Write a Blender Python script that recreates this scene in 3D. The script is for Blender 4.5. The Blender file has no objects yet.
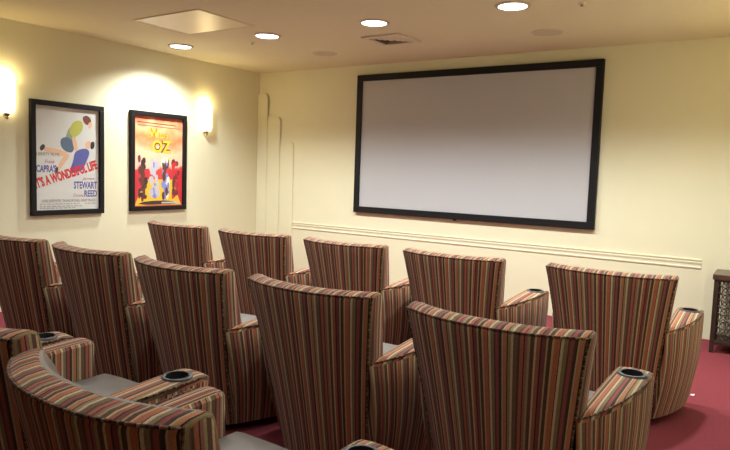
import bpy, bmesh, math, random
from mathutils import Vector, Matrix
random.seed(7)
scene = bpy.context.scene
C = bpy.context.collection
PI = math.pi

# ------------------------------------------------------------------ helpers
def srgb(r, g, b):
    f = lambda c: (c/12.92 if c <= .04045 else ((c+.055)/1.055)**2.4)
    return (f(r/255), f(g/255), f(b/255), 1)

def new_mat(name):
    m = bpy.data.materials.new(name); m.use_nodes = True
    nt = m.node_tree
    return m, nt, nt.nodes['Principled BSDF']

def mat(name, col, rough=.6, metal=0., noise=0., nscale=40., bump=0., bscale=300., coat=0., spec=.5):
    m, nt, b = new_mat(name)
    b.inputs['Base Color'].default_value = col
    b.inputs['Roughness'].default_value = rough
    b.inputs['Metallic'].default_value = metal
    b.inputs['Coat Weight'].default_value = coat
    b.inputs['Specular IOR Level'].default_value = spec
    tc = nt.nodes.new('ShaderNodeTexCoord')
    if noise:
        n = nt.nodes.new('ShaderNodeTexNoise'); n.inputs['Scale'].default_value = nscale
        n.inputs['Detail'].default_value = 4
        nt.links.new(tc.outputs['Object'], n.inputs['Vector'])
        mx = nt.nodes.new('ShaderNodeMix'); mx.data_type = 'RGBA'
        mx.inputs[6].default_value = tuple(c*(1-noise) for c in col[:3])+(1,)
        mx.inputs[7].default_value = tuple(min(1, c*(1+noise)) for c in col[:3])+(1,)
        nt.links.new(n.outputs['Fac'], mx.inputs[0])
        nt.links.new(mx.outputs[2], b.inputs['Base Color'])
    if bump:
        n2 = nt.nodes.new('ShaderNodeTexNoise'); n2.inputs['Scale'].default_value = bscale
        nt.links.new(tc.outputs['Object'], n2.inputs['Vector'])
        bp = nt.nodes.new('ShaderNodeBump'); bp.inputs['Strength'].default_value = bump
        bp.inputs['Distance'].default_value = .004
        nt.links.new(n2.outputs['Fac'], bp.inputs['Height'])
        nt.links.new(bp.outputs['Normal'], b.inputs['Normal'])
    return m

def emit(name, col, s):
    m, nt, b = new_mat(name)
    b.inputs['Base Color'].default_value = (.8, .8, .8, 1)
    b.inputs['Emission Color'].default_value = col
    b.inputs['Emission Strength'].default_value = s
    return m

def obj(name, bm, m, parent=None, smooth=None):
    me = bpy.data.meshes.new(name)
    bm.normal_update(); bm.to_mesh(me); bm.free()
    for q in (m if isinstance(m, (list, tuple)) else [m]): me.materials.append(q)
    if smooth:
        me.shade_smooth(); me.set_sharp_from_angle(angle=math.radians(smooth))
    o = bpy.data.objects.new(name, me); C.objects.link(o)
    if parent is not None: o.parent = parent
    return o

def struct(name, bm, m):
    o = obj(name, bm, m); o['kind'] = 'structure'; return o

def tag(o, label, cat, group=None):
    o['label'] = label; o['category'] = cat
    if group: o['group'] = group
    return o

def thing(name, label, cat, loc=(0, 0, 0), rot=(0, 0, 0), group=None):
    o = bpy.data.objects.new(name, None); C.objects.link(o)
    o.empty_display_size = .1
    o.location = loc; o.rotation_euler = rot
    return tag(o, label, cat, group)

def copy_tree(o, parent=None):
    c = o.copy(); C.objects.link(c)
    if parent is not None: c.parent = parent
    for ch in list(o.children): copy_tree(ch, c)
    return c

def box(bm, lo, hi, bev=0.):
    b2 = bmesh.new()
    bmesh.ops.create_cube(b2, size=1)
    for v in b2.verts:
        v.co = Vector([(lo[i]+hi[i])/2 + v.co[i]*(hi[i]-lo[i]) for i in range(3)])
    if bev: bmesh.ops.bevel(b2, geom=list(b2.edges), offset=bev, segments=2, affect='EDGES', profile=.5)
    join(bm, b2); return bm

def join(bm, b2, mx=None, mi=None):
    off = {}
    for v in b2.verts: off[v] = bm.verts.new(mx @ v.co if mx else v.co)
    for f in b2.faces:
        try:
            g = bm.faces.new([off[v] for v in f.verts])
            g.material_index = f.material_index if mi is None else mi
        except ValueError: pass
    b2.free()

def tube(bm, pts, r, n=8, closed=False, uvl=None, cap=True):
    pts = [Vector(p) for p in pts]; rings = []; L = 0; Ls = []
    for i, p in enumerate(pts):
        if i: L += (p-pts[i-1]).length
        Ls.append(L)
        a = pts[(i-1) % len(pts)] if (i or closed) else p
        b = pts[(i+1) % len(pts)] if (i < len(pts)-1 or closed) else p
        t = (b-a).normalized()
        up = Vector((0, 0, 1)) if abs(t.z) < .9 else Vector((0, 1, 0))
        s = t.cross(up).normalized(); w = s.cross(t)
        rings.append([bm.verts.new(p+(s*math.cos(2*PI*k/n)+w*math.sin(2*PI*k/n))*r) for k in range(n)])
    m = len(rings)
    for i in range(m if closed else m-1):
        for k in range(n):
            j = (i+1) % m
            f = bm.faces.new((rings[i][k], rings[i][(k+1) % n], rings[j][(k+1) % n], rings[j][k]))
            if uvl is not None:
                for lp, q in zip(f.loops, (Ls[i], Ls[i], Ls[j], Ls[j])): lp[uvl].uv = (q, 0)
    if cap and not closed:
        bm.faces.new(list(reversed(rings[0]))); bm.faces.new(rings[-1])

def lathe(bm, prof, n=40, loc=(0, 0, 0), cap_top=False, cap_bot=False):
    rings = [[bm.verts.new((loc[0]+r*math.cos(2*PI*k/n), loc[1]+r*math.sin(2*PI*k/n), loc[2]+z)) for k in range(n)] for r, z in prof]
    for i in range(len(rings)-1):
        for k in range(n):
            bm.faces.new((rings[i][k], rings[i][(k+1) % n], rings[i+1][(k+1) % n], rings[i+1][k]))
    if cap_bot: bm.faces.new(list(reversed(rings[0])))
    if cap_top: bm.faces.new(rings[-1])

def prism(bm, poly, axis_fn, d0, d1):
    """extrude a 2-D polygon between depths d0 and d1; axis_fn maps (a, b, d) to a point"""
    A = [bm.verts.new(axis_fn(a, b, d0)) for a, b in poly]
    B = [bm.verts.new(axis_fn(a, b, d1)) for a, b in poly]
    n = len(poly)
    for i in range(n): bm.faces.new((A[i], A[(i+1) % n], B[(i+1) % n], B[i]))
    bm.faces.new(list(reversed(A))); bm.faces.new(B)
    bmesh.ops.recalc_face_normals(bm, faces=list(bm.faces))

# ------------------------------------------------------------------ materials
WALL = mat('cream_paint', (.715, .70, .505, 1), .75, noise=.015, nscale=6, bump=.05, bscale=400)
CEIL = mat('ceiling_paint', (.67, .635, .44, 1), .85, noise=.03, nscale=25, bump=.15, bscale=260)
PANEL = mat('access_panel_paint', (.72, .66, .47, 1), .38)
TRIM = mat('trim_paint', (.715, .70, .505, 1), .55)
CARPET = mat('red_carpet', (.225, .045, .058, 1), .95, noise=.28, nscale=90, bump=.6, bscale=500, spec=.1)
BLACK = mat('black_frame', (.010, .010, .011, 1), .5, spec=.2)
SCREEN = mat('screen_fabric', (.44, .45, .475, 1), .8, noise=.012, nscale=60)
GREY = mat('grey_vinyl', (.15, .135, .125, 1), .42, noise=.06, nscale=20, bump=.15, bscale=220)
DARKWOOD = mat('dark_wood', (.030, .017, .012, 1), .35, noise=.35, nscale=14)
WOODTOP = mat('wood_top', (.075, .036, .022, 1), .3, noise=.3, nscale=14)
PLASTIC = mat('grey_plastic', (.055, .06, .068, 1), .4)
CUPBLACK = mat('cup_black', (.012, .012, .013, 1), .5)
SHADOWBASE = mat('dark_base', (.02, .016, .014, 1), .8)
METAL = mat('bronze_metal', (.30, .24, .16, 1), .35, metal=.8)
OFFWHITE = mat('ceiling_fitting', (.62, .56, .43, 1), .5)
RINGM = mat('light_trim', (.50, .44, .36, 1), .4)
SPEAKG = mat('speaker_grille', (.54, .49, .37, 1), .7, noise=.1, nscale=400)
VENTD = mat('vent_dark', (.10, .085, .06, 1), .7)
PAPER = mat('white_paper', (.85, .83, .78, 1), .7)
LENS = emit('downlight_lens', (1, .97, .93, 1), 9)
SHADE = emit('sconce_glass', (1, .82, .46, 1), 7)

STRIPES = [  # width (mm), colour in linear light
 (6, (.54, .40, .21)), (12, (.36, .11, .055)), (4, (.045, .022, .016)), (13, (.20, .050, .048)), (5, (.40, .30, .12)),
 (12, (.085, .045, .030)), (6, (.52, .30, .14)), (16, (.42, .125, .055)), (3, (.035, .018, .016)), (8, (.56, .44, .27)),
 (12, (.24, .17, .075)), (5, (.10, .045, .035)), (11, (.30, .065, .060)), (4, (.07, .045, .03)), (7, (.06, .032, .026)), (5, (.46, .33, .16)),
 (13, (.44, .17, .075)), (4, (.04, .02, .016)), (10, (.28, .20, .09)), (8, (.52, .40, .23)), (14, (.17, .095, .055)),
 (7, (.10, .05, .035)), (12, (.40, .11, .055)), (4, (.05, .024, .018)), (9, (.30, .11, .095)), (8, (.34, .26, .11)), (13, (.12, .055, .04)),
]
def fabric(name, dim=1.0):
    m, nt, b = new_mat(name)
    N = nt.nodes; Lk = nt.links.new
    b.inputs['Roughness'].default_value = .9
    b.inputs['Specular IOR Level'].default_value = .15
    b.inputs['Sheen Weight'].default_value = .12
    b.inputs['Sheen Roughness'].default_value = .5
    uv = N.new('ShaderNodeUVMap'); uv.uv_map = 'UVMap'
    sp = N.new('ShaderNodeSeparateXYZ'); Lk(uv.outputs['UV'], sp.inputs[0])
    tot = sum(s[0] for s in STRIPES)/1000
    tc = N.new('ShaderNodeTexCoord')
    nz = N.new('ShaderNodeTexNoise'); nz.inputs['Scale'].default_value = 60; Lk(tc.outputs['Object'], nz.inputs['Vector'])
    wob = N.new('ShaderNodeMath'); wob.operation = 'MULTIPLY_ADD'
    Lk(nz.outputs['Fac'], wob.inputs[0]); wob.inputs[1].default_value = 0.0011; Lk(sp.outputs['X'], wob.inputs[2])
    dv = N.new('ShaderNodeMath'); dv.operation = 'DIVIDE'; Lk(wob.outputs[0], dv.inputs[0]); dv.inputs[1].default_value = tot
    fr = N.new('ShaderNodeMath'); fr.operation = 'FRACT'; Lk(dv.outputs[0], fr.inputs[0])
    rp = N.new('ShaderNodeValToRGB'); rp.color_ramp.interpolation = 'CONSTANT'
    el = rp.color_ramp.elements; el.remove(el[1])
    p = 0
    for i, (w, c) in enumerate(STRIPES):
        e = el[0] if i == 0 else el.new(p/1000/tot)
        e.position = p/1000/tot; l = .3*c[0]+.55*c[1]+.15*c[2]; c = [(q*.88+l*.12)*.95*dim for q in c]
        e.color = (c[0], c[1], c[2], 1); p += w
    Lk(fr.outputs[0], rp.inputs['Fac'])
    mp = N.new('ShaderNodeMapping'); mp.inputs['Scale'].default_value = (260, 260, 140); Lk(tc.outputs['Object'], mp.inputs['Vector'])
    n2 = N.new('ShaderNodeTexNoise'); n2.inputs['Scale'].default_value = 1; n2.inputs['Detail'].default_value = 3
    Lk(mp.outputs[0], n2.inputs['Vector'])
    mr = N.new('ShaderNodeMapRange'); mr.inputs['To Min'].default_value = .6; mr.inputs['To Max'].default_value = 1.3
    Lk(n2.outputs['Fac'], mr.inputs['Value'])
    vm = N.new('ShaderNodeVectorMath'); vm.operation = 'SCALE'; Lk(rp.outputs['Color'], vm.inputs[0]); Lk(mr.outputs[0], vm.inputs['Scale'])
    Lk(vm.outputs[0], b.inputs['Base Color'])
    bp = N.new('ShaderNodeBump'); bp.inputs['Strength'].default_value = .35; bp.inputs['Distance'].default_value = .002
    Lk(n2.outputs['Fac'], bp.inputs['Height']); Lk(bp.outputs['Normal'], b.inputs['Normal'])
    return m
FAB = fabric('striped_chenille')
FABD = fabric('piping_chenille', .5)

# ------------------------------------------------------------------ room
H = 2.619; RW = 5.93; YB = -9.5
def slab(name, lo, hi, m):
    bm = bmesh.new(); box(bm, lo, hi); return struct(name, bm, m)
slab('floor', (-.1, YB-.1, -.1), (RW+.1, .1, 0), CARPET)
slab('ceiling', (-.1, YB-.1, H), (RW+.1, .1, H+.1), CEIL)
slab('wall_left', (-.1, YB, 0), (0, 0, H), WALL)
slab('wall_front', (-.1, 0, 0), (RW+.1, .1, H), WALL)
slab('wall_right', (RW, YB, 0), (RW+.1, 0, H), WALL)
slab('wall_back', (-.1, YB-.1, 0), (RW+.1, YB, H), WALL)

# stepped relief strips at both ends of the screen wall
def strip(name, x0, x1, top, d0, d1, mirror):
    r = .07 if (x1-x0) > .1 else .03
    pts = [(x0, 0), (x1, 0)]
    for k in range(9):
        a = k/8*PI/2
        pts.append((x1-r+r*math.cos(a), top-r+r*math.sin(a)))
    pts.append((x0, top))
    if mirror: pts = [(x0+x1-a, b) for a, b in pts]
    bm = bmesh.new(); prism(bm, pts, lambda a, b, d: (a, -d, b), d0, d1)
    bmesh.ops.bevel(bm, geom=[e for e in bm.edges if all(abs(v.co.y+d1) < 1e-5 for v in e.verts)], offset=.005, segments=2, affect='EDGES')
    return struct(name, bm, TRIM)
strip('trim_1', 0, .608, 1.735, 0, .012, False)
strip('trim_2', 0, .385, 2.055, .012, .024, False)
strip('trim_3', 0, .172, 2.35, .024, .036, False)
strip('trim_4', 5.315, RW, 1.735, 0, .012, True)
strip('trim_5', 5.463, RW, 2.055, .012, .024, True)
strip('trim_6', 5.69, RW, 2.35, .024, .036, True)
bm = bmesh.new()
prof = [(0, .618), (.008, .620), (.011, .630), (.006, .640), (.006, .656), (.011, .664), (.013, .676), (.009, .682), (.016, .692), (.017, .700), (0, .706)]
prism(bm, prof, lambda a, b, d: (d, -a, b), .612, 5.285)
struct('trim_7', bm, TRIM)

# ------------------------------------------------------------------ projection screen
SX, SZ, SW, SH = 1.582, .894, 2.7825, 1.606
t = thing('projection_screen', 'large grey projection screen in a black frame on the cream front wall', 'screen', (SX+SW/2, 0, SZ))
bm = bmesh.new(); fb = .072; y0, y1 = -.012, -.048
for lo, hi in (((-SW/2, 0), (SW/2, fb)), ((-SW/2, SH-fb), (SW/2, SH)), ((-SW/2, fb), (-SW/2+fb, SH-fb)), ((SW/2-fb, fb), (SW/2, SH-fb))):
    box(bm, (lo[0], y1, lo[1]), (hi[0], 0, hi[1]), .004)
obj('frame', bm, BLACK, t)
bm = bmesh.new(); box(bm, (-SW/2+fb-.01, -.030, fb-.01), (SW/2-fb+.01, -.006, SH-fb+.01))
obj('screen_surface', bm, SCREEN, t)
bm = bmesh.new(); box(bm, (-.07-.016, -.04, -.014), (-.07+.016, -.014, .004), .004); obj('tension_knob', bm, BLACK, t)

# ------------------------------------------------------------------ posters
def text_mesh(body, w, h, bold=0.0, shear=0.):
    cu = bpy.data.curves.new('lettering', 'FONT'); cu.body = body; cu.size = 1; cu.offset = bold; cu.shear = shear
    cu.resolution_u = 3; cu.extrude = .0
    o = bpy.data.objects.new('lettering', cu); C.objects.link(o)
    dg = bpy.context.evaluated_depsgraph_get()
    me = bpy.data.meshes.new_from_object(o.evaluated_get(dg))
    bpy.data.objects.remove(o)
    b2 = bmesh.new(); b2.from_mesh(me); bpy.data.meshes.remove(me)
    xs = [v.co.x for v in b2.verts]; ys = [v.co.y for v in b2.verts]
    sx = w/(max(xs)-min(xs)); sy = h/(max(ys)-min(ys))
    for v in b2.verts: v.co = Vector(((v.co.x-min(xs))*sx, (v.co.y-min(ys))*sy, 0))
    return b2

PWD, PHT, FR = .75, 1.08, .048
def poster_root(label, y, z):
    t = thing('framed_poster', label, 'poster', (0, y, z), (PI/2, 0, PI/2), 'framed film posters on the left wall')
    bm = bmesh.new()
    for lo, hi in (((0, 0), (PWD, FR)), ((0, PHT-FR), (PWD, PHT)), ((0, FR), (FR, PHT-FR)), ((PWD-FR, FR), (PWD, PHT-FR))):
        box(bm, (lo[0], lo[1], 0), (hi[0], hi[1], .042), .004)
    obj('frame', bm, BLACK, t)
    return t
AW, AH = PWD-2*FR, PHT-2*FR
def put(parent, m, body, x, y, w, h, z=.0165, rot=0., **k):
    """lettering whose lower-left corner is at (x, y) of the sheet, y measured downwards as a share of its height"""
    b2 = text_mesh(body, w*AW, h*AH, **k); bm = bmesh.new()
    join(bm, b2, Matrix.Translation((FR+x*AW, FR+(1-y)*AH, z)) @ Matrix.Rotation(rot, 4, 'Z'))
    return obj('lettering', bm, m, parent)
def blob(bm, pts, z, mi, smooth_n=2):
    P = [Vector((a, b)) for a, b in pts]
    for _ in range(smooth_n):
        Q = []
        for i in range(len(P)):
            a, b = P[i], P[(i+1) % len(P)]
            Q += [a*.75+b*.25, a*.25+b*.75]
        P = Q
    vs = [bm.verts.new((FR+a*AW, FR+(1-b)*AH, z)) for a, b in P]
    f = bm.faces.new(vs); f.material_index = mi
    f.normal_update()
    if f.normal.z < 0: f.normal_flip()
def ink(name, r, g, b): return mat(name, srgb(r, g, b), .45, coat=.25)

t = poster_root('black-framed white poster with slanted red lettering, left of the two on the wall', -3.067, .863)
sheet = mat('poster_paper', srgb(205, 208, 205), .4, coat=.3)
bm = bmesh.new(); box(bm, (FR-.005, FR-.005, .004), (PWD-FR+.005, PHT-FR+.005, .0155)); pr = obj('print', bm, sheet, t)
inks = [ink('ink_olive', 178, 180, 84), ink('ink_blue', 86, 92, 160), ink('ink_skin', 214, 176, 146), ink('ink_teal', 84, 104, 128),
        ink('ink_brown', 112, 62, 48), ink('ink_sage', 140, 158, 130), ink('ink_black', 44, 36, 44)]
bm = bmesh.new()      # plain colour shapes where the poster carries its picture
blob(bm, [(.44, .33), (.50, .20), (.62, .13), (.74, .14), (.72, .22), (.60, .28), (.56, .40), (.46, .43)], .0157, 5)
blob(bm, [(.50, .24), (.58, .12), (.74, .11), (.73, .22), (.60, .29)], .0159, 0)
blob(bm, [(.38, .30), (.50, .28), (.60, .34), (.58, .44), (.46, .43), (.38, .38)], .0160, 3)
blob(bm, [(.72, .08), (.80, .05), (.88, .09), (.86, .15), (.77, .15)], .0160, 4)
blob(bm, [(.83, .12), (.90, .12), (.87, .19), (.82, .18)], .0161, 2)
blob(bm, [(.55, .27), (.62, .28), (.66, .41), (.60, .43)], .0161, 2)
blob(bm, [(.60, .42), (.78, .38), (.86, .42), (.78, .54), (.72, .62), (.50, .64), (.58, .52)], .0160, 1)
blob(bm, [(.76, .33), (.86, .30), (.88, .37), (.80, .40)], .0161, 2)
blob(bm, [(.86, .32), (.93, .31), (.93, .38), (.86, .40)], .0162, 6)
blob(bm, [(.12, .395), (.30, .40), (.52, .44), (.50, .49), (.30, .455), (.12, .43)], .0159, 2)
blob(bm, [(.34, .56), (.44, .46), (.54, .46), (.42, .56), (.33, .64)], .0158, 2)
blob(bm, [(.06, .40), (.12, .36), (.16, .39), (.09, .44)], .0161, 6)
blob(bm, [(.29, .60), (.34, .57), (.34, .63), (.29, .66)], .0161, 6)
obj('artwork', bm, inks, pr)
RED, NAVY, PLUM, GREYI = ink('ink_red', 200, 46, 56), ink('ink_navy', 96, 92, 158), ink('ink_plum', 160, 90, 120), ink('ink_grey', 120, 118, 118)
put(pr, RED, "IT'S A WONDERFUL LIFE", .015, .795, 1.02, .100, bold=.045, rot=math.radians(17.5))
put(pr, NAVY, "CAPRA'S", .015, .635, .30, .072, bold=.03)
put(pr, NAVY, 'STEWART', .585, .795, .385, .075, bold=.03)
put(pr, NAVY, 'REED', .755, .876, .215, .066, bold=.03)
put(pr, PLUM, 'James', .72, .712, .20, .033, shear=.3); put(pr, PLUM, 'Donna', .575, .874, .165, .030, shear=.3)
put(pr, GREYI, 'LIBERTY FILMS', .02, .475, .34, .030); put(pr, PLUM, "Frank", .14, .548, .15, .034, shear=.3)
put(pr, GREYI, 'LIONEL BARRYMORE   THOMAS MITCHELL   HENRY TRAVERS', .09, .925, .85, .028)
bm = bmesh.new()
for y, x0, x1 in ((.945, .06, .66), (.945, .76, .94), (.968, .06, .72), (.985, .06, .60)):
    x = x0
    while x < x1:
        w = random.uniform(.03, .075); blob(bm, [(x, y-.008), (x+w, y-.008), (x+w, y+.003), (x, y+.003)], .0165, 0, 0); x += w+.014
obj('credit_lines', bm, ink('ink_pale_grey', 165, 163, 160), pr)

t = poster_root('black-framed orange and yellow poster with OZ title, nearer the screen wall', -1.997, .870)
m, nt, b = new_mat('poster_two_sheet')
b.inputs['Roughness'].default_value = .4; b.inputs['Coat Weight'].default_value = .4; b.inputs['Coat Roughness'].default_value = .08
tc = nt.nodes.new('ShaderNodeTexCoord'); sp = nt.nodes.new('ShaderNodeSeparateXYZ'); nt.links.new(tc.outputs['Object'], sp.inputs[0])
nz = nt.nodes.new('ShaderNodeTexNoise'); nz.inputs['Scale'].default_value = 6; nz.inputs['Detail'].default_value = 3; nt.links.new(tc.outputs['Object'], nz.inputs['Vector'])
mr = nt.nodes.new('ShaderNodeMapRange'); mr.inputs['From Min'].default_value = FR; mr.inputs['From Max'].default_value = PHT-FR; nt.links.new(sp.outputs['Y'], mr.inputs['Value'])
ad = nt.nodes.new('ShaderNodeMath'); ad.operation = 'MULTIPLY_ADD'; ad.inputs[1].default_value = .34; nt.links.new(nz.outputs['Fac'], ad.inputs[0]); nt.links.new(mr.outputs[0], ad.inputs[2])
sb = nt.nodes.new('ShaderNodeMath'); sb.operation = 'SUBTRACT'; sb.inputs[1].default_value = .17; nt.links.new(ad.outputs[0], sb.inputs[0])
rp = nt.nodes.new('ShaderNodeValToRGB'); nt.links.new(sb.outputs[0], rp.inputs[0])
e = rp.color_ramp.elements; e[0].position = 0; e[0].color = srgb(200, 60, 60); e[1].position = 1; e[1].color = srgb(214, 96, 70)
for p, c in ((.40, (206, 66, 62)), (.44, (222, 190, 170)), (.62, (232, 200, 160)), (.75, (228, 130, 80)), (.88, (234, 178, 130))):
    q = e.new(p); q.color = srgb(*c)
nt.links.new(rp.outputs[0], b.inputs['Base Color'])
bm = bmesh.new(); box(bm, (FR-.005, FR-.005, .004), (PWD-FR+.005, PHT-FR+.005, .0155)); pr = obj('print', bm, m, t)
inks = [ink('ink_gold', 236, 186, 52), ink('ink_maroon', 120, 44, 50), ink('ink_silver', 186, 184, 196), ink('ink_sky', 120, 136, 206),
        ink('ink_umber', 92, 56, 50), ink('ink_dark', 60, 44, 48), ink('ink_cream', 240, 226, 200), ink('ink_crimson', 196, 50, 58)]
bm = bmesh.new()       # plain colour bands where the poster carries its picture
blob(bm, [(.0, .60), (.30, .58), (.30, .98), (.0, .98)], .0157, 7, 0)
blob(bm, [(.70, .58), (1., .60), (1., .98), (.70, .98)], .0157, 7, 0)
blob(bm, [(.02, .99), (.22, .70), (.78, .70), (.98, .99)], .0158, 0, 0)
blob(bm, [(.02, .985), (.24, .94), (.76, .94), (.98, .985)], .0159, 5, 1)
rp_ = random.Random(3)
for cx_, cols in ((.17, (4, 1, 5, 4)), (.41, (2, 2, 3, 2)), (.64, (3, 3, 6, 4)), (.86, (1, 4, 1, 7))):
    for q in range(26):
        yy = .47+.43*rp_.random(); ww = .02+.035*rp_.random(); h_ = .02+.05*rp_.random(); xx = cx_+rp_.uniform(-.07, .07)
        blob(bm, [(xx-ww, yy-h_*.6), (xx+ww*.7, yy-h_), (xx+ww, yy+h_*.5), (xx-ww*.4, yy+h_)], .0159+.00001*q, rp_.choice(cols), 1)
blob(bm, [(.06, .065), (.85, .075), (.85, .085), (.06, .075)], .0160, 4, 0)
blob(bm, [(.08, .10), (.94, .11), (.94, .117), (.08, .107)], .0160, 4, 0)
blob(bm, [(.56, .955), (.94, .955), (.94, .975), (.56, .975)], .0163, 2, 0)
obj('artwork', bm, inks, pr)
for z, bold, mm in ((.0164, .085, inks[4]), (.0170, .03, inks[0])):
    put(pr, mm, 'The', .22, .235, .09, .03, z, bold=bold*.7)
    put(pr, mm, 'W', .30, .235, .19, .11, z, bold=bold)
    put(pr, mm, 'izard', .49, .232, .19, .065, z, bold=bold*.8)
    put(pr, mm, 'of', .27, .335, .08, .035, z, bold=bold*.7)
    put(pr, mm, 'OZ', .36, .40, .40, .145, z, bold=bold)

# ------------------------------------------------------------------ sconces
def sconce(label, y, z, left=True, x=0.):
    t = thing('wall_sconce', label, 'lamp', (x, y, z), (0, 0, 0 if left else PI), 'wall sconces')
    bm = bmesh.new(); n = 20; hw, d, hh = .082, .085, .285
    rows = []
    for zz, s in ((0, .80), (.02, .92), (.06, 1), (.24, 1), (hh, 1.02)):
        rows.append([bm.verts.new((.012+d*s*math.sin(PI*k/n), -hw*s*math.cos(PI*k/n), zz)) for k in range(n+1)])
    for i in range(len(rows)-1):
        for k in range(n): bm.faces.new((rows[i][k], rows[i][k+1], rows[i+1][k+1], rows[i+1][k]))
    bm.faces.new(rows[0])
    bmesh.ops.recalc_face_normals(bm, faces=list(bm.faces))
    obj('shade', bm, SHADE, t, 40)
    bm = bmesh.new(); box(bm, (0, -.05, .02), (.010, .05, .26), .003); obj('backplate', bm, METAL, t)
    bm = bmesh.new()
    lathe(bm, [(.0, -.055), (.010, -.05), (.016, -.04), (.012, -.03), (.020, -.02), (.028, -.006), (.028, 0)], 16, (.045, 0, -.001), cap_top=True)
    box(bm, (0, -.012, -.022), (.045, .012, -.008), .002)
    obj('finial', bm, METAL, t, 40)
    l = bpy.data.lights.new('sconce_bulb', 'POINT'); l.energy = SC_E; l.color = (1, .74, .34); l.shadow_soft_size = .03
    lo = bpy.data.objects.new('sconce_bulb', l); C.objects.link(lo); lo.parent = t; lo.location = (.05, 0, hh+.02)
    return t
SC_E = 3.6
sconce('lit white half-round wall sconce between second poster and screen wall', -.955, 1.80)
sconce('lit white half-round wall sconce at the left photo edge, before the first poster', -3.285, 1.79)

sconce('lit wall sconce on the right wall beyond the photo edge', -.955, 1.80, False, RW)
sconce('lit wall sconce on the right wall beside the second row', -3.33, 1.79, False, RW)

# ------------------------------------------------------------------ ceiling fittings
SPOT_E = 176
def downlight(x, y, label, first=[None]):
    if first[0] is None:
        t = thing('recessed_downlight', label, 'ceiling light', (x, y, H), (0, 0, 0), 'recessed ceiling downlights')
        bm = bmesh.new()
        lathe(bm, [(.104, -.002), (.104, -.010), (.112, -.013), (.126, -.008), (.130, 0)], 48); obj('trim_ring', bm, RINGM, t, 60)
        bm = bmesh.new()
        lathe(bm, [(.106, -.0045), (.106, -.0075)], 48, cap_bot=False)
        vs = [bm.verts.new((.106*math.cos(-2*PI*k/48), .106*math.sin(-2*PI*k/48), -.0075)) for k in range(48)]
        bm.faces.new(vs); obj('lens', bm, LENS, t)
        l = bpy.data.lights.new('downlight_lamp', 'SPOT'); l.energy = SPOT_E; l.color = (.98, 1, .97)
        l.spot_size = math.radians(142); l.spot_blend = .62; l.shadow_soft_size = .07
        lo = bpy.data.objects.new('downlight_lamp', l); C.objects.link(lo); lo.parent = t; lo.location = (0, 0, -.03)
        first[0] = t
    else:
        t = copy_tree(first[0]); t.location = (x, y, H); t['label'] = label
    return t
LX = (.49, 1.695, 2.89, 4.09)
for x, s in zip(LX, ('lit round recessed ceiling downlight closest to the left wall', 'lit round recessed downlight beside the square ceiling access panel',
                     'lit round recessed downlight next to the square air vent', 'lit round recessed downlight cut by top edge, farthest right')):
    downlight(x, -1.73, s)
downlight(5.285, -1.73, 'recessed downlight closest to the right wall, beyond the photo edge')
for yy, en, nm in ((-3.9, 38, 'second'), (-5.4, 17, 'third')):  # unseen dimmed downlights, added to brighten the chair tops from above
    dat = None
    for x, q in zip((1.695, 2.89, 4.09, 5.2), ('first', 'second', 'third', 'fourth')):
        t = downlight(x, yy, 'added unseen downlight above the %s seating row, %s from the left wall' % (nm, q))
        lo = [c for c in t.children if c.type == 'LIGHT'][0]
        if dat is None: dat = lo.data.copy(); dat.energy = en
        lo.data = dat

t = thing('air_vent', 'square louvred air vent in the ceiling above the screen', 'vent', (2.68, -1.11, H))
bm = bmesh.new(); a, bq = .205, .155
for lo, hi in (((-a, -a), (a, -bq)), ((-a, bq), (a, a)), ((-a, -bq), (-bq, bq)), ((bq, -bq), (a, bq))):
    box(bm, (lo[0], lo[1], -.016), (hi[0], hi[1], 0), .003)
obj('vent_frame', bm, OFFWHITE, t)
bm = bmesh.new(); box(bm, (-bq, -bq, -.003), (bq, bq, 0)); obj('backing', bm, VENTD, t)
bm = bmesh.new()
for r0 in (.150, .114, .078, .042):
    r1 = r0-.030; A = [bm.verts.new((sx*r0, sy*r0, -.004)) for sx, sy in ((-1, -1), (1, -1), (1, 1), (-1, 1))]
    B = [bm.verts.new((sx*r1, sy*r1, -.017)) for sx, sy in ((-1, -1), (1, -1), (1, 1), (-1, 1))]
    D = [bm.verts.new(v.co+Vector((0, 0, .0025))) for v in B]
    for k in range(4):
        bm.faces.new((A[k], B[k], B[(k+1) % 4], A[(k+1) % 4])); bm.faces.new((B[k], D[k], D[(k+1) % 4], B[(k+1) % 4])); bm.faces.new((D[k], A[k], A[(k+1) % 4], D[(k+1) % 4]))
obj('louvres', bm, OFFWHITE, t)

for x, s in ((1.652, 'round grey ceiling speaker grille on the left, near the access panel'), (4.05, 'round grey ceiling speaker grille above the right part of the screen')):
    t = thing('ceiling_speaker', s, 'speaker', (x, -.785, H), group='ceiling speakers')
    bm = bmesh.new(); lathe(bm, [(.118, -.006), (.122, -.009), (.132, -.007), (.135, 0)], 40); obj('rim', bm, OFFWHITE, t, 60)
    bm = bmesh.new(); lathe(bm, [(.03, -.0075), (.119, -.006)], 40, cap_bot=False)
    vs = [bm.verts.new((.03*math.cos(-2*PI*k/40), .03*math.sin(-2*PI*k/40), -.0075)) for k in range(40)]; bm.faces.new(vs)
    obj('grille', bm, SPEAKG, t, 60)

t = thing('access_panel', 'flat square access panel set into the ceiling', 'panel', (1.445, -2.40, H))
bm = bmesh.new(); box(bm, (-.40, -.30, -.004), (.40, .30, 0), .002); obj('panel_door', bm, PANEL, t)
bm = bmesh.new()
for lo, hi in (((-.418, -.318), (.418, -.302)), ((-.418, .302), (.418, .318)), ((-.418, -.302), (-.402, .302)), ((.402, -.302), (.418, .302))):
    box(bm, (lo[0], lo[1], -.006), (hi[0], hi[1], 0), .002)
obj('panel_frame', bm, CEIL, t)

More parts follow.
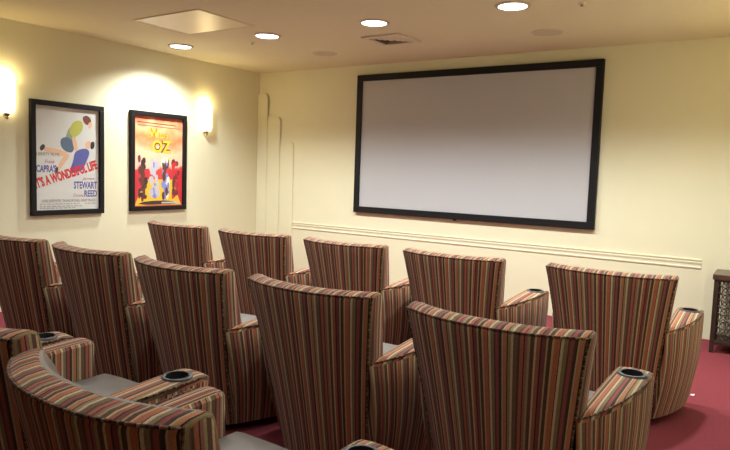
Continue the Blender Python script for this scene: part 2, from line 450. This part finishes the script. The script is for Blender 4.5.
for x, y, s in ((1.344, -1.56, 'tiny sprinkler head in the ceiling beside the access panel'), (4.545, -1.58, 'tiny sprinkler head in the ceiling right of the last downlight')):
    t = thing('sprinkler_head', s, 'sprinkler', (x, y, H), group='ceiling sprinklers')
    bm = bmesh.new(); lathe(bm, [(.010, -.012), (.026, -.006), (.030, 0)], 20, cap_bot=True); obj('escutcheon', bm, OFFWHITE, t, 50)
    bm = bmesh.new(); lathe(bm, [(.008, -.020), (.008, -.010)], 12, cap_bot=True); lathe(bm, [(.013, -.022), (.013, -.020)], 12, cap_bot=True, cap_top=True); obj('deflector', bm, METAL, t)

# ------------------------------------------------------------------ theatre chair
W0, W1, ZT, ZB = .248, .346, .880, .045
def hw(z): return W0+(W1-W0)*max(0, ((z-ZB)/(ZT-ZB)))**1.35
LEAN = .21
def wrap(u): return .100*abs(u)**2.4
def rear(u, z): return -.568+LEAN*(ZT-z)+wrap(u)
def thick(z): return .092+.05*min(1, (ZT-z)/.4)
def uv_face(f, uvl, fn):
    for lp in f.loops: lp[uvl].uv = (fn(lp.vert.co), lp.vert.co.z)

def back_bm():
    bm = bmesh.new(); uvl = bm.loops.layers.uv.new('UVMap'); NU = 28; us = [-1+2*i/NU for i in range(NU+1)]
    us = [-1, -.985, -.965]+us[1:-1]+[.965, .985, 1]
    zs = [ZB, .12, .22, .32, .42, .52, .6, .68, .74, .80, .85]
    grid = []
    for u in us:
        sh = {1: .016, .985: .005}.get(abs(u), 0)
        col = []
        def P(y, z, kind):
            v = bm.verts.new((hw(min(z, ZT))*u, y, z)); col.append((v, kind))
        for z in zs: P(rear(u, z)+sh, z, 'rear')
        P(rear(u, .860)+.003+sh, .860, 'rear')
        P(rear(u, .870)+.010+sh, .870-sh*.4, 'top'); P(rear(u, ZT)+.034, .878-sh*.5, 'top')
        P(rear(u, ZT)+.074-sh, .882-sh*.5, 'top'); P(rear(u, .873)+thick(.873)-.003-sh, .874-sh*.4, 'top')
        P(rear(u, .86)+thick(.86)-sh, .86, 'front')
        for z in (.75, .6, .45, .25, ZB): P(rear(u, z)+thick(z)-sh, z, 'front')
        grid.append(col)
    n = len(grid[0])
    for i in range(len(us)-1):
        for k in range(n):
            k2 = (k+1) % n
            f = bm.faces.new((grid[i][k][0], grid[i][k2][0], grid[i+1][k2][0], grid[i+1][k][0]))
            for lp, u in zip(f.loops, (us[i], us[i], us[i+1], us[i+1])): lp[uvl].uv = (u*W1+.5, lp.vert.co.z)
    for col, flip in ((grid[0], False), (grid[-1], True)):
        vs = [c[0] for c in col]
        f = bm.faces.new(vs if flip else vs[::-1]); uv_face(f, uvl, lambda c: c.y+LEAN*c.z+.21)
    bmesh.ops.recalc_face_normals(bm, faces=list(bm.faces))
    return bm

def lining_bm():
    bm = bmesh.new(); NU = 20; us = [-.92+1.84*i/NU for i in range(NU+1)]
    zs = [.878, .870, .845, .77, .70, .62, .54, .46, .40]
    g = [[bm.verts.new((hw(z)*u, rear(u, z)+thick(z)+(0.000 if j == 0 else .006 if j == 1 else .016)*(1 if 0 < i < NU else .2)+.014*math.cos(u*PI/2)*(j > 2), z)) for j, z in enumerate(zs)] for i, u in enumerate(us)]
    for i in range(NU):
        for j in range(len(zs)-1): bm.faces.new((g[i][j], g[i+1][j], g[i+1][j+1], g[i][j+1]))
    bk = [[bm.verts.new((v.co.x, v.co.y-.03, v.co.z)) for v in (g[i][0], g[i][-1])] for i in range(NU+1)]
    for i in range(NU):
        bm.faces.new((g[i][0], bk[i][0], bk[i+1][0], g[i+1][0])); bm.faces.new((g[i][-1], g[i+1][-1], bk[i+1][1], bk[i][1])); bm.faces.new((bk[i][0], bk[i][1], bk[i+1][1], bk[i+1][0]))
    for i in (0, NU): bm.faces.new([v for v in g[i]]+[bk[i][1], bk[i][0]])
    bmesh.ops.recalc_face_normals(bm, faces=list(bm.faces))
    return bm

ZA, YF = .615, .215
XI = .280
YR, YRB = rear(1, ZA)+.01, rear(1, ZB)+.01
XO = {1: .430, -1: .392}
def arm_outer(t, s=1):      # top outer edge in plan
    y = YR+(YF-YR)*t
    x0 = hw(ZA)-.002; x = x0+(XO[s]-x0)*(1-(1-min(1, t))**2.6)
    return x, y
def za(t): return .615-.042*(1-t)**1.4
def arm_bm(side):
    bm = bmesh.new(); uvl = bm.loops.layers.uv.new('UVMap')
    ts = [0, .03, .07, .14, .24, .35, .47, .6, .72, .84, .93, .975, 1.]
    secs = []
    for t in ts:
        xo, yt = arm_outer(t, side); e = {1.: .018, .975: .005}.get(t, 0)
        xb = .252+((.375 if side > 0 else .335)-.252)*(1-(1-t)**2.2); yb = YRB+(YF-.02-YRB)*t
        r = min(.02, (xo-XI)*.45); ZA = za(t)
        pts = [(XI-.06, yb, ZB, 'in'), (XI, (yt+yb)/2, .42, 'in'), (XI+e, yt, ZA-.014-e*.5, 'in'), (XI+.010+e, yt, ZA-.002-e*.6, 'top'), (XI+.02+e*.5, yt, ZA-e*.7, 'top')]
        for q in (.3, .6, .85): pts.append((XI+.02+(xo-r-XI-.02)*q, yt, ZA-e*.7+.004*math.sin(q*PI), 'top'))
        pts += [(xo-r, yt, ZA-e*.7, 'top'), (xo-r*.35-e*.5, yt, ZA-r*.3-e*.5, 'top'), (xo-e, yt, ZA-r-e*.4, 'out')]
        for q in (.2, .4, .6, .8, 1.):
            z = (ZA-r)+(ZB-(ZA-r))*q
            bul = .018*math.sin(q*PI)
            pts.append((xo+(xb-xo)*q+bul-e, yt+(yb-yt)*q, z, 'out'))
        secs.append([(bm.verts.new((side*p[0], p[1], p[2])), p[3]) for p in pts])
    arc = [0]
    for a, b in zip(ts, ts[1:]):
        A, B = arm_outer(a, side), arm_outer(b, side); arc.append(arc[-1]+math.hypot(B[0]-A[0], B[1]-A[1]))
    n = len(secs[0])
    for i in range(len(ts)-1):
        for k in range(n):
            k2 = (k+1) % n
            f = bm.faces.new((secs[i][k][0], secs[i][k2][0], secs[i+1][k2][0], secs[i+1][k][0]))
            kind = secs[i][k][1] if k2 else 'in'
            for lp, j in zip(f.loops, (i, i, i+1, i+1)):
                co = lp.vert.co
                lp[uvl].uv = ((co.x*1.15+.62) if kind == 'top' else (arc[j]+1.3) if kind == 'out' else (co.y+2.1), co.z)
    f = bm.faces.new([v for v, _ in secs[-1]]); uv_face(f, uvl, lambda c: c.x+.62)
    f = bm.faces.new([v for v, _ in secs[0]]); uv_face(f, uvl, lambda c: c.x)
    bmesh.ops.recalc_face_normals(bm, faces=list(bm.faces))
    return bm

CUPX, CUPY, CUPR = .358, .115, .043
def cut_hole(o):
    bm = bmesh.new(); bmesh.ops.create_cone(bm, cap_ends=True, segments=32, radius1=CUPR+.002, radius2=CUPR+.002, depth=.16)
    bmesh.ops.translate(bm, verts=bm.verts, vec=(CUPX, CUPY, ZA))
    k = obj('cutter', bm, CUPBLACK)
    md = o.modifiers.new('hole', 'BOOLEAN'); md.operation = 'DIFFERENCE'; md.object = k; md.solver = 'EXACT'
    dg = bpy.context.evaluated_depsgraph_get()
    me = bpy.data.meshes.new_from_object(o.evaluated_get(dg))
    o.modifiers.clear(); o.data = me
    bpy.data.objects.remove(k)

def make_chair():
    t = thing('theater_chair', 'x', 'chair', group='striped theater chairs')
    bk = obj('backrest', back_bm(), FAB, t, 38)
    bm = bmesh.new(); uvl = bm.loops.layers.uv.new('UVMap')
    us = [-1+2*i/24 for i in range(25)]
    pts = [(-hw(z)*.985, rear(-.985, z)+.003, z) for z in (.06, .2, .35, .5, .65, .8)]+[(hw(.88)*u*.99, rear(u, .866)+.004, .867) for u in us]+[(hw(z)*.985, rear(.985, z)+.003, z) for z in (.8, .65, .5, .35, .2, .06)]
    tube(bm, pts, .0042, 6, uvl=uvl)
    obj('piping', bm, FABD, bk, 60)
    obj('back_lining', lining_bm(), GREY, t, 40)['label'] = 'grey vinyl inner back lining'
    for s in (-1, 1):
        a = obj('armrest', arm_bm(s), FAB, t, 38)
        if s > 0:
            cut_hole(a)
        bm = bmesh.new(); uvl = bm.loops.layers.uv.new('UVMap')
        pp = []
        for k in range(15):
            x, y = arm_outer(k/15*.96+.02, s); r = min(.02, (x-XI)*.45); pp.append((s*(x-r*.22), y, za(k/15*.96+.02)-r*.22))
        tube(bm, pp, .0036, 6, uvl=uvl); obj('piping', bm, FABD, a, 60)
        if s > 0:
            cup = bmesh.new()
            lathe(cup, [(CUPR-.004, .000), (CUPR, .004), (CUPR+.008, .005), (CUPR+.012, .003), (CUPR+.013, -.004)], 36, (CUPX, CUPY, za(.83)+.003))
            ch = obj('cup_holder', cup, PLASTIC, a, 60); ch['label'] = 'grey plastic cup holder ring'
            cup = bmesh.new()
            lathe(cup, [(CUPR-.010, -.074), (CUPR-.005, -.07), (CUPR-.004, .006)], 32, (CUPX, CUPY, ZA), cap_bot=False)
            vs = [cup.verts.new((CUPX+(CUPR-.010)*math.cos(2*PI*k/32), CUPY+(CUPR-.010)*math.sin(2*PI*k/32), ZA-.074)) for k in range(32)]; cup.faces.new(vs)
            obj('cup_well', cup, CUPBLACK, a, 60)
    # seat cushion: rounded, crowned slab
    bm = bmesh.new(); nx, ny = 14, 16; xs = XI-.003
    def top(i, j):
        u = -1+2*i/nx; v = j/ny; y = -.31+(YF+.075+.31)*v
        z = .458+.018*(1-abs(u)**4)*(1-abs(2*v-1)**4)
        if v > .93: z -= .018*((v-.93)/.07)**2
        return (xs*u*(1-.16*(1-v)**3), y, z)
    g = [[bm.verts.new(top(i, j)) for j in range(ny+1)] for i in range(nx+1)]
    for i in range(nx):
        for j in range(ny): bm.faces.new((g[i][j], g[i+1][j], g[i+1][j+1], g[i][j+1]))
    rim = [g[i][0] for i in range(nx+1)]+[g[nx][j] for j in range(1, ny+1)]+[g[i][ny] for i in range(nx-1, -1, -1)]+[g[0][j] for j in range(ny-1, 0, -1)]
    lo = [bm.verts.new((v.co.x, v.co.y-(.012 if v.co.y > YF else 0), .30)) for v in rim]
    mid = [bm.verts.new((v.co.x, v.co.y+(.012 if v.co.y > YF else 0), .37)) for v in rim]
    for q in range(len(rim)):
        w = (q+1) % len(rim)
        bm.faces.new((rim[q], mid[q], mid[w], rim[w])); bm.faces.new((mid[q], lo[q], lo[w], mid[w]))
    bm.faces.new(lo)
    bmesh.ops.recalc_face_normals(bm, faces=list(bm.faces))
    obj('seat', bm, GREY, t, 50)['label'] = 'grey vinyl seat cushion'
    bm = bmesh.new(); box(bm, (-.27, -.25, ZB), (.27, YF-.02, .30), .012)
    uvl = bm.loops.layers.uv.new('UVMap')
    for f in bm.faces: uv_face(f, uvl, lambda c: c.x+c.y+.9)
    obj('front_panel', bm, FAB, t)
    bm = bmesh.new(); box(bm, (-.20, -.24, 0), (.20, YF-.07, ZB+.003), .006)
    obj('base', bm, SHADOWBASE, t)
    return t

CH = make_chair()
rows = [[
 # (x, y of the chair's middle, turn in degrees, label)
 (1.53, -2.205, 0, 'striped theater chair at the far left end of the front row'),
 (2.41, -2.205, 1.5, 'striped theater chair in front row whose back overlaps the stepped wall trim'),
 (3.275, -2.185, 0, 'middle striped theater chair of the five in the front row'),
 (4.132, -2.2, -1.5, 'striped front-row theater chair under the right half of the screen'),
 (5.062, -2.17, 0, 'striped theater chair at the right end of the front row by the side table'),
 (1.62, -3.63, 0, 'striped second-row theater chair cut by the left photo edge'),
 (2.467, -3.62, -1.5, 'second striped theater chair from the left in the second row'),
 (3.293, -3.645, -1.2, 'striped theater chair in the middle of the second row'),
 (4.132, -3.65, 0, 'striped second-row theater chair below the left edge of the screen'),
 (5.02, -3.71, -2, 'striped theater chair at the right end of the second row, aisle cup holder'),
 (2.842, -4.86, 0, 'back-row striped theater chair at left edge, mostly outside, only its cup-holder arm showing'),
 (3.69, -4.85, 0, 'striped back-row theater chair cut by the left edge, its top right corner showing'),
 (4.565, -4.95, -2.5, 'nearest striped theater chair at lower left showing its grey lining'),
]]
first = True
for row in rows:
    for x, y, a, lab in row:
        o = CH if first else copy_tree(CH); first = False
        o.location = (x, y, 0); o.rotation_euler = (0, 0, math.radians(a)); o['label'] = lab

# ------------------------------------------------------------------ side table
tx0, tx1, ty0, ty1, th = 5.415, 5.885, -.47, -.09, .645
t = thing('side_table', 'dark wood side table with ring lattice sides against the front wall', 'table', ((tx0+tx1)/2, (ty0+ty1)/2, 0))
w, d = (tx1-tx0)/2, (ty1-ty0)/2
bm = bmesh.new(); box(bm, (-w, -d, th-.045), (w, d, th), .006); obj('table_top', bm, WOODTOP, t)
lg = .032
for sx in (-1, 1):
    for sy in (-1, 1):
        bm = bmesh.new(); x = sx*(w-.012-lg/2); y = sy*(d-.012-lg/2)
        box(bm, (x-lg/2, y-lg/2, 0), (x+lg/2, y+lg/2, th-.043), .003); obj('leg', bm, DARKWOOD, t)
iw, idp = w-.012-lg, d-.012-lg
bm = bmesh.new(); box(bm, (-w+.016, -d+.016, .07), (w-.016, d-.016, .10), .003); obj('shelf', bm, DARKWOOD, t)
def lattice(half, z0, z1, fn, name):
    bm = bmesh.new(); R = .052; st = .056
    def seg(p, q):
        tube(bm, [fn(*p), fn(*q)], .0036, 5)
    nx = int(half*2/st)+2
    for i in range(-nx, nx+1):
        for j in range(-2, 14):
            cx, cz = i*st, z0+j*st
            P = [(cx+R*math.cos(2*PI*k/20), cz+R*math.sin(2*PI*k/20)) for k in range(21)]
            for p, q in zip(P, P[1:]):
                if all(-half <= a <= half and z0 <= b <= z1 for a, b in (p, q)): seg(p, q)
    for a0, b0, a1, b1 in ((-half, z0, half, z0+.014), (-half, z1-.014, half, z1)):
        A = fn(a0, b0); B = fn(a1, b1)
        lo = [min(A[i], B[i])-(.005 if abs(A[i]-B[i]) < 1e-6 else 0) for i in range(3)]; hi = [max(A[i], B[i])+(.005 if abs(A[i]-B[i]) < 1e-6 else 0) for i in range(3)]
        box(bm, lo, hi)
    obj(name, bm, DARKWOOD, t)
z0, z1 = .10, th-.045
lattice(iw, z0, z1, lambda a, b: (a, -d+.028, b), 'lattice_panel')
lattice(idp, z0, z1, lambda a, b: (-w+.028, a, b), 'lattice_panel')
lattice(idp, z0, z1, lambda a, b: (w-.028, a, b), 'lattice_panel')

# scrap of paper on the carpet
bm = bmesh.new()
for a, b, c, dd in (((-.012, -.008, .001), (.010, -.010, .002), (.013, .007, .008), (-.009, .010, .003)),):
    lo = [bm.verts.new(Vector(p)) for p in (a, b, c, dd)]; hi = [bm.verts.new(Vector(p)+Vector((0, 0, .002))) for p in (a, b, c, dd)]
    bm.faces.new(lo[::-1]); bm.faces.new(hi)
    for k in range(4): bm.faces.new((lo[k], lo[(k+1) % 4], hi[(k+1) % 4], hi[k]))
o = obj('paper_scrap', bm, PAPER); o.location = (5.44, -1.72, 0); tag(o, 'tiny white paper scrap on the red carpet by the right front chair', 'scrap')

# ------------------------------------------------------------------ camera
f, cx, cy, cz, yaw, pit, rol = 627.286, 5.814, -6.2211, 1.37205, .581122, -.0841, .0333476
fw = Vector((-math.sin(yaw)*math.cos(pit), math.cos(yaw)*math.cos(pit), math.sin(pit)))
r = Vector((math.cos(yaw), math.sin(yaw), 0)); u = r.cross(fw)
r2 = r*math.cos(rol)+u*math.sin(rol); u2 = -r*math.sin(rol)+u*math.cos(rol)
cam = bpy.data.cameras.new('camera'); co = bpy.data.objects.new('camera', cam); C.objects.link(co)
M = Matrix((r2, u2, -fw)).transposed().to_4x4(); M.translation = (cx, cy, cz); co.matrix_world = M
cam.sensor_width = 36; cam.lens = f/730*36; cam.clip_start = .02
scene.camera = co

# ------------------------------------------------------------------ world and view
wd = bpy.data.worlds.new('room_world'); scene.world = wd; wd.use_nodes = True
wd.node_tree.nodes['Background'].inputs[0].default_value = (1, .9, .7, 1); wd.node_tree.nodes['Background'].inputs[1].default_value = .05
vs = scene.view_settings
vs.view_transform = 'Standard'; vs.look = 'None'; vs.gamma = 1; vs.use_curve_mapping = False; vs.exposure = 0
scene.cycles.max_bounces = 10; scene.cycles.diffuse_bounces = 6
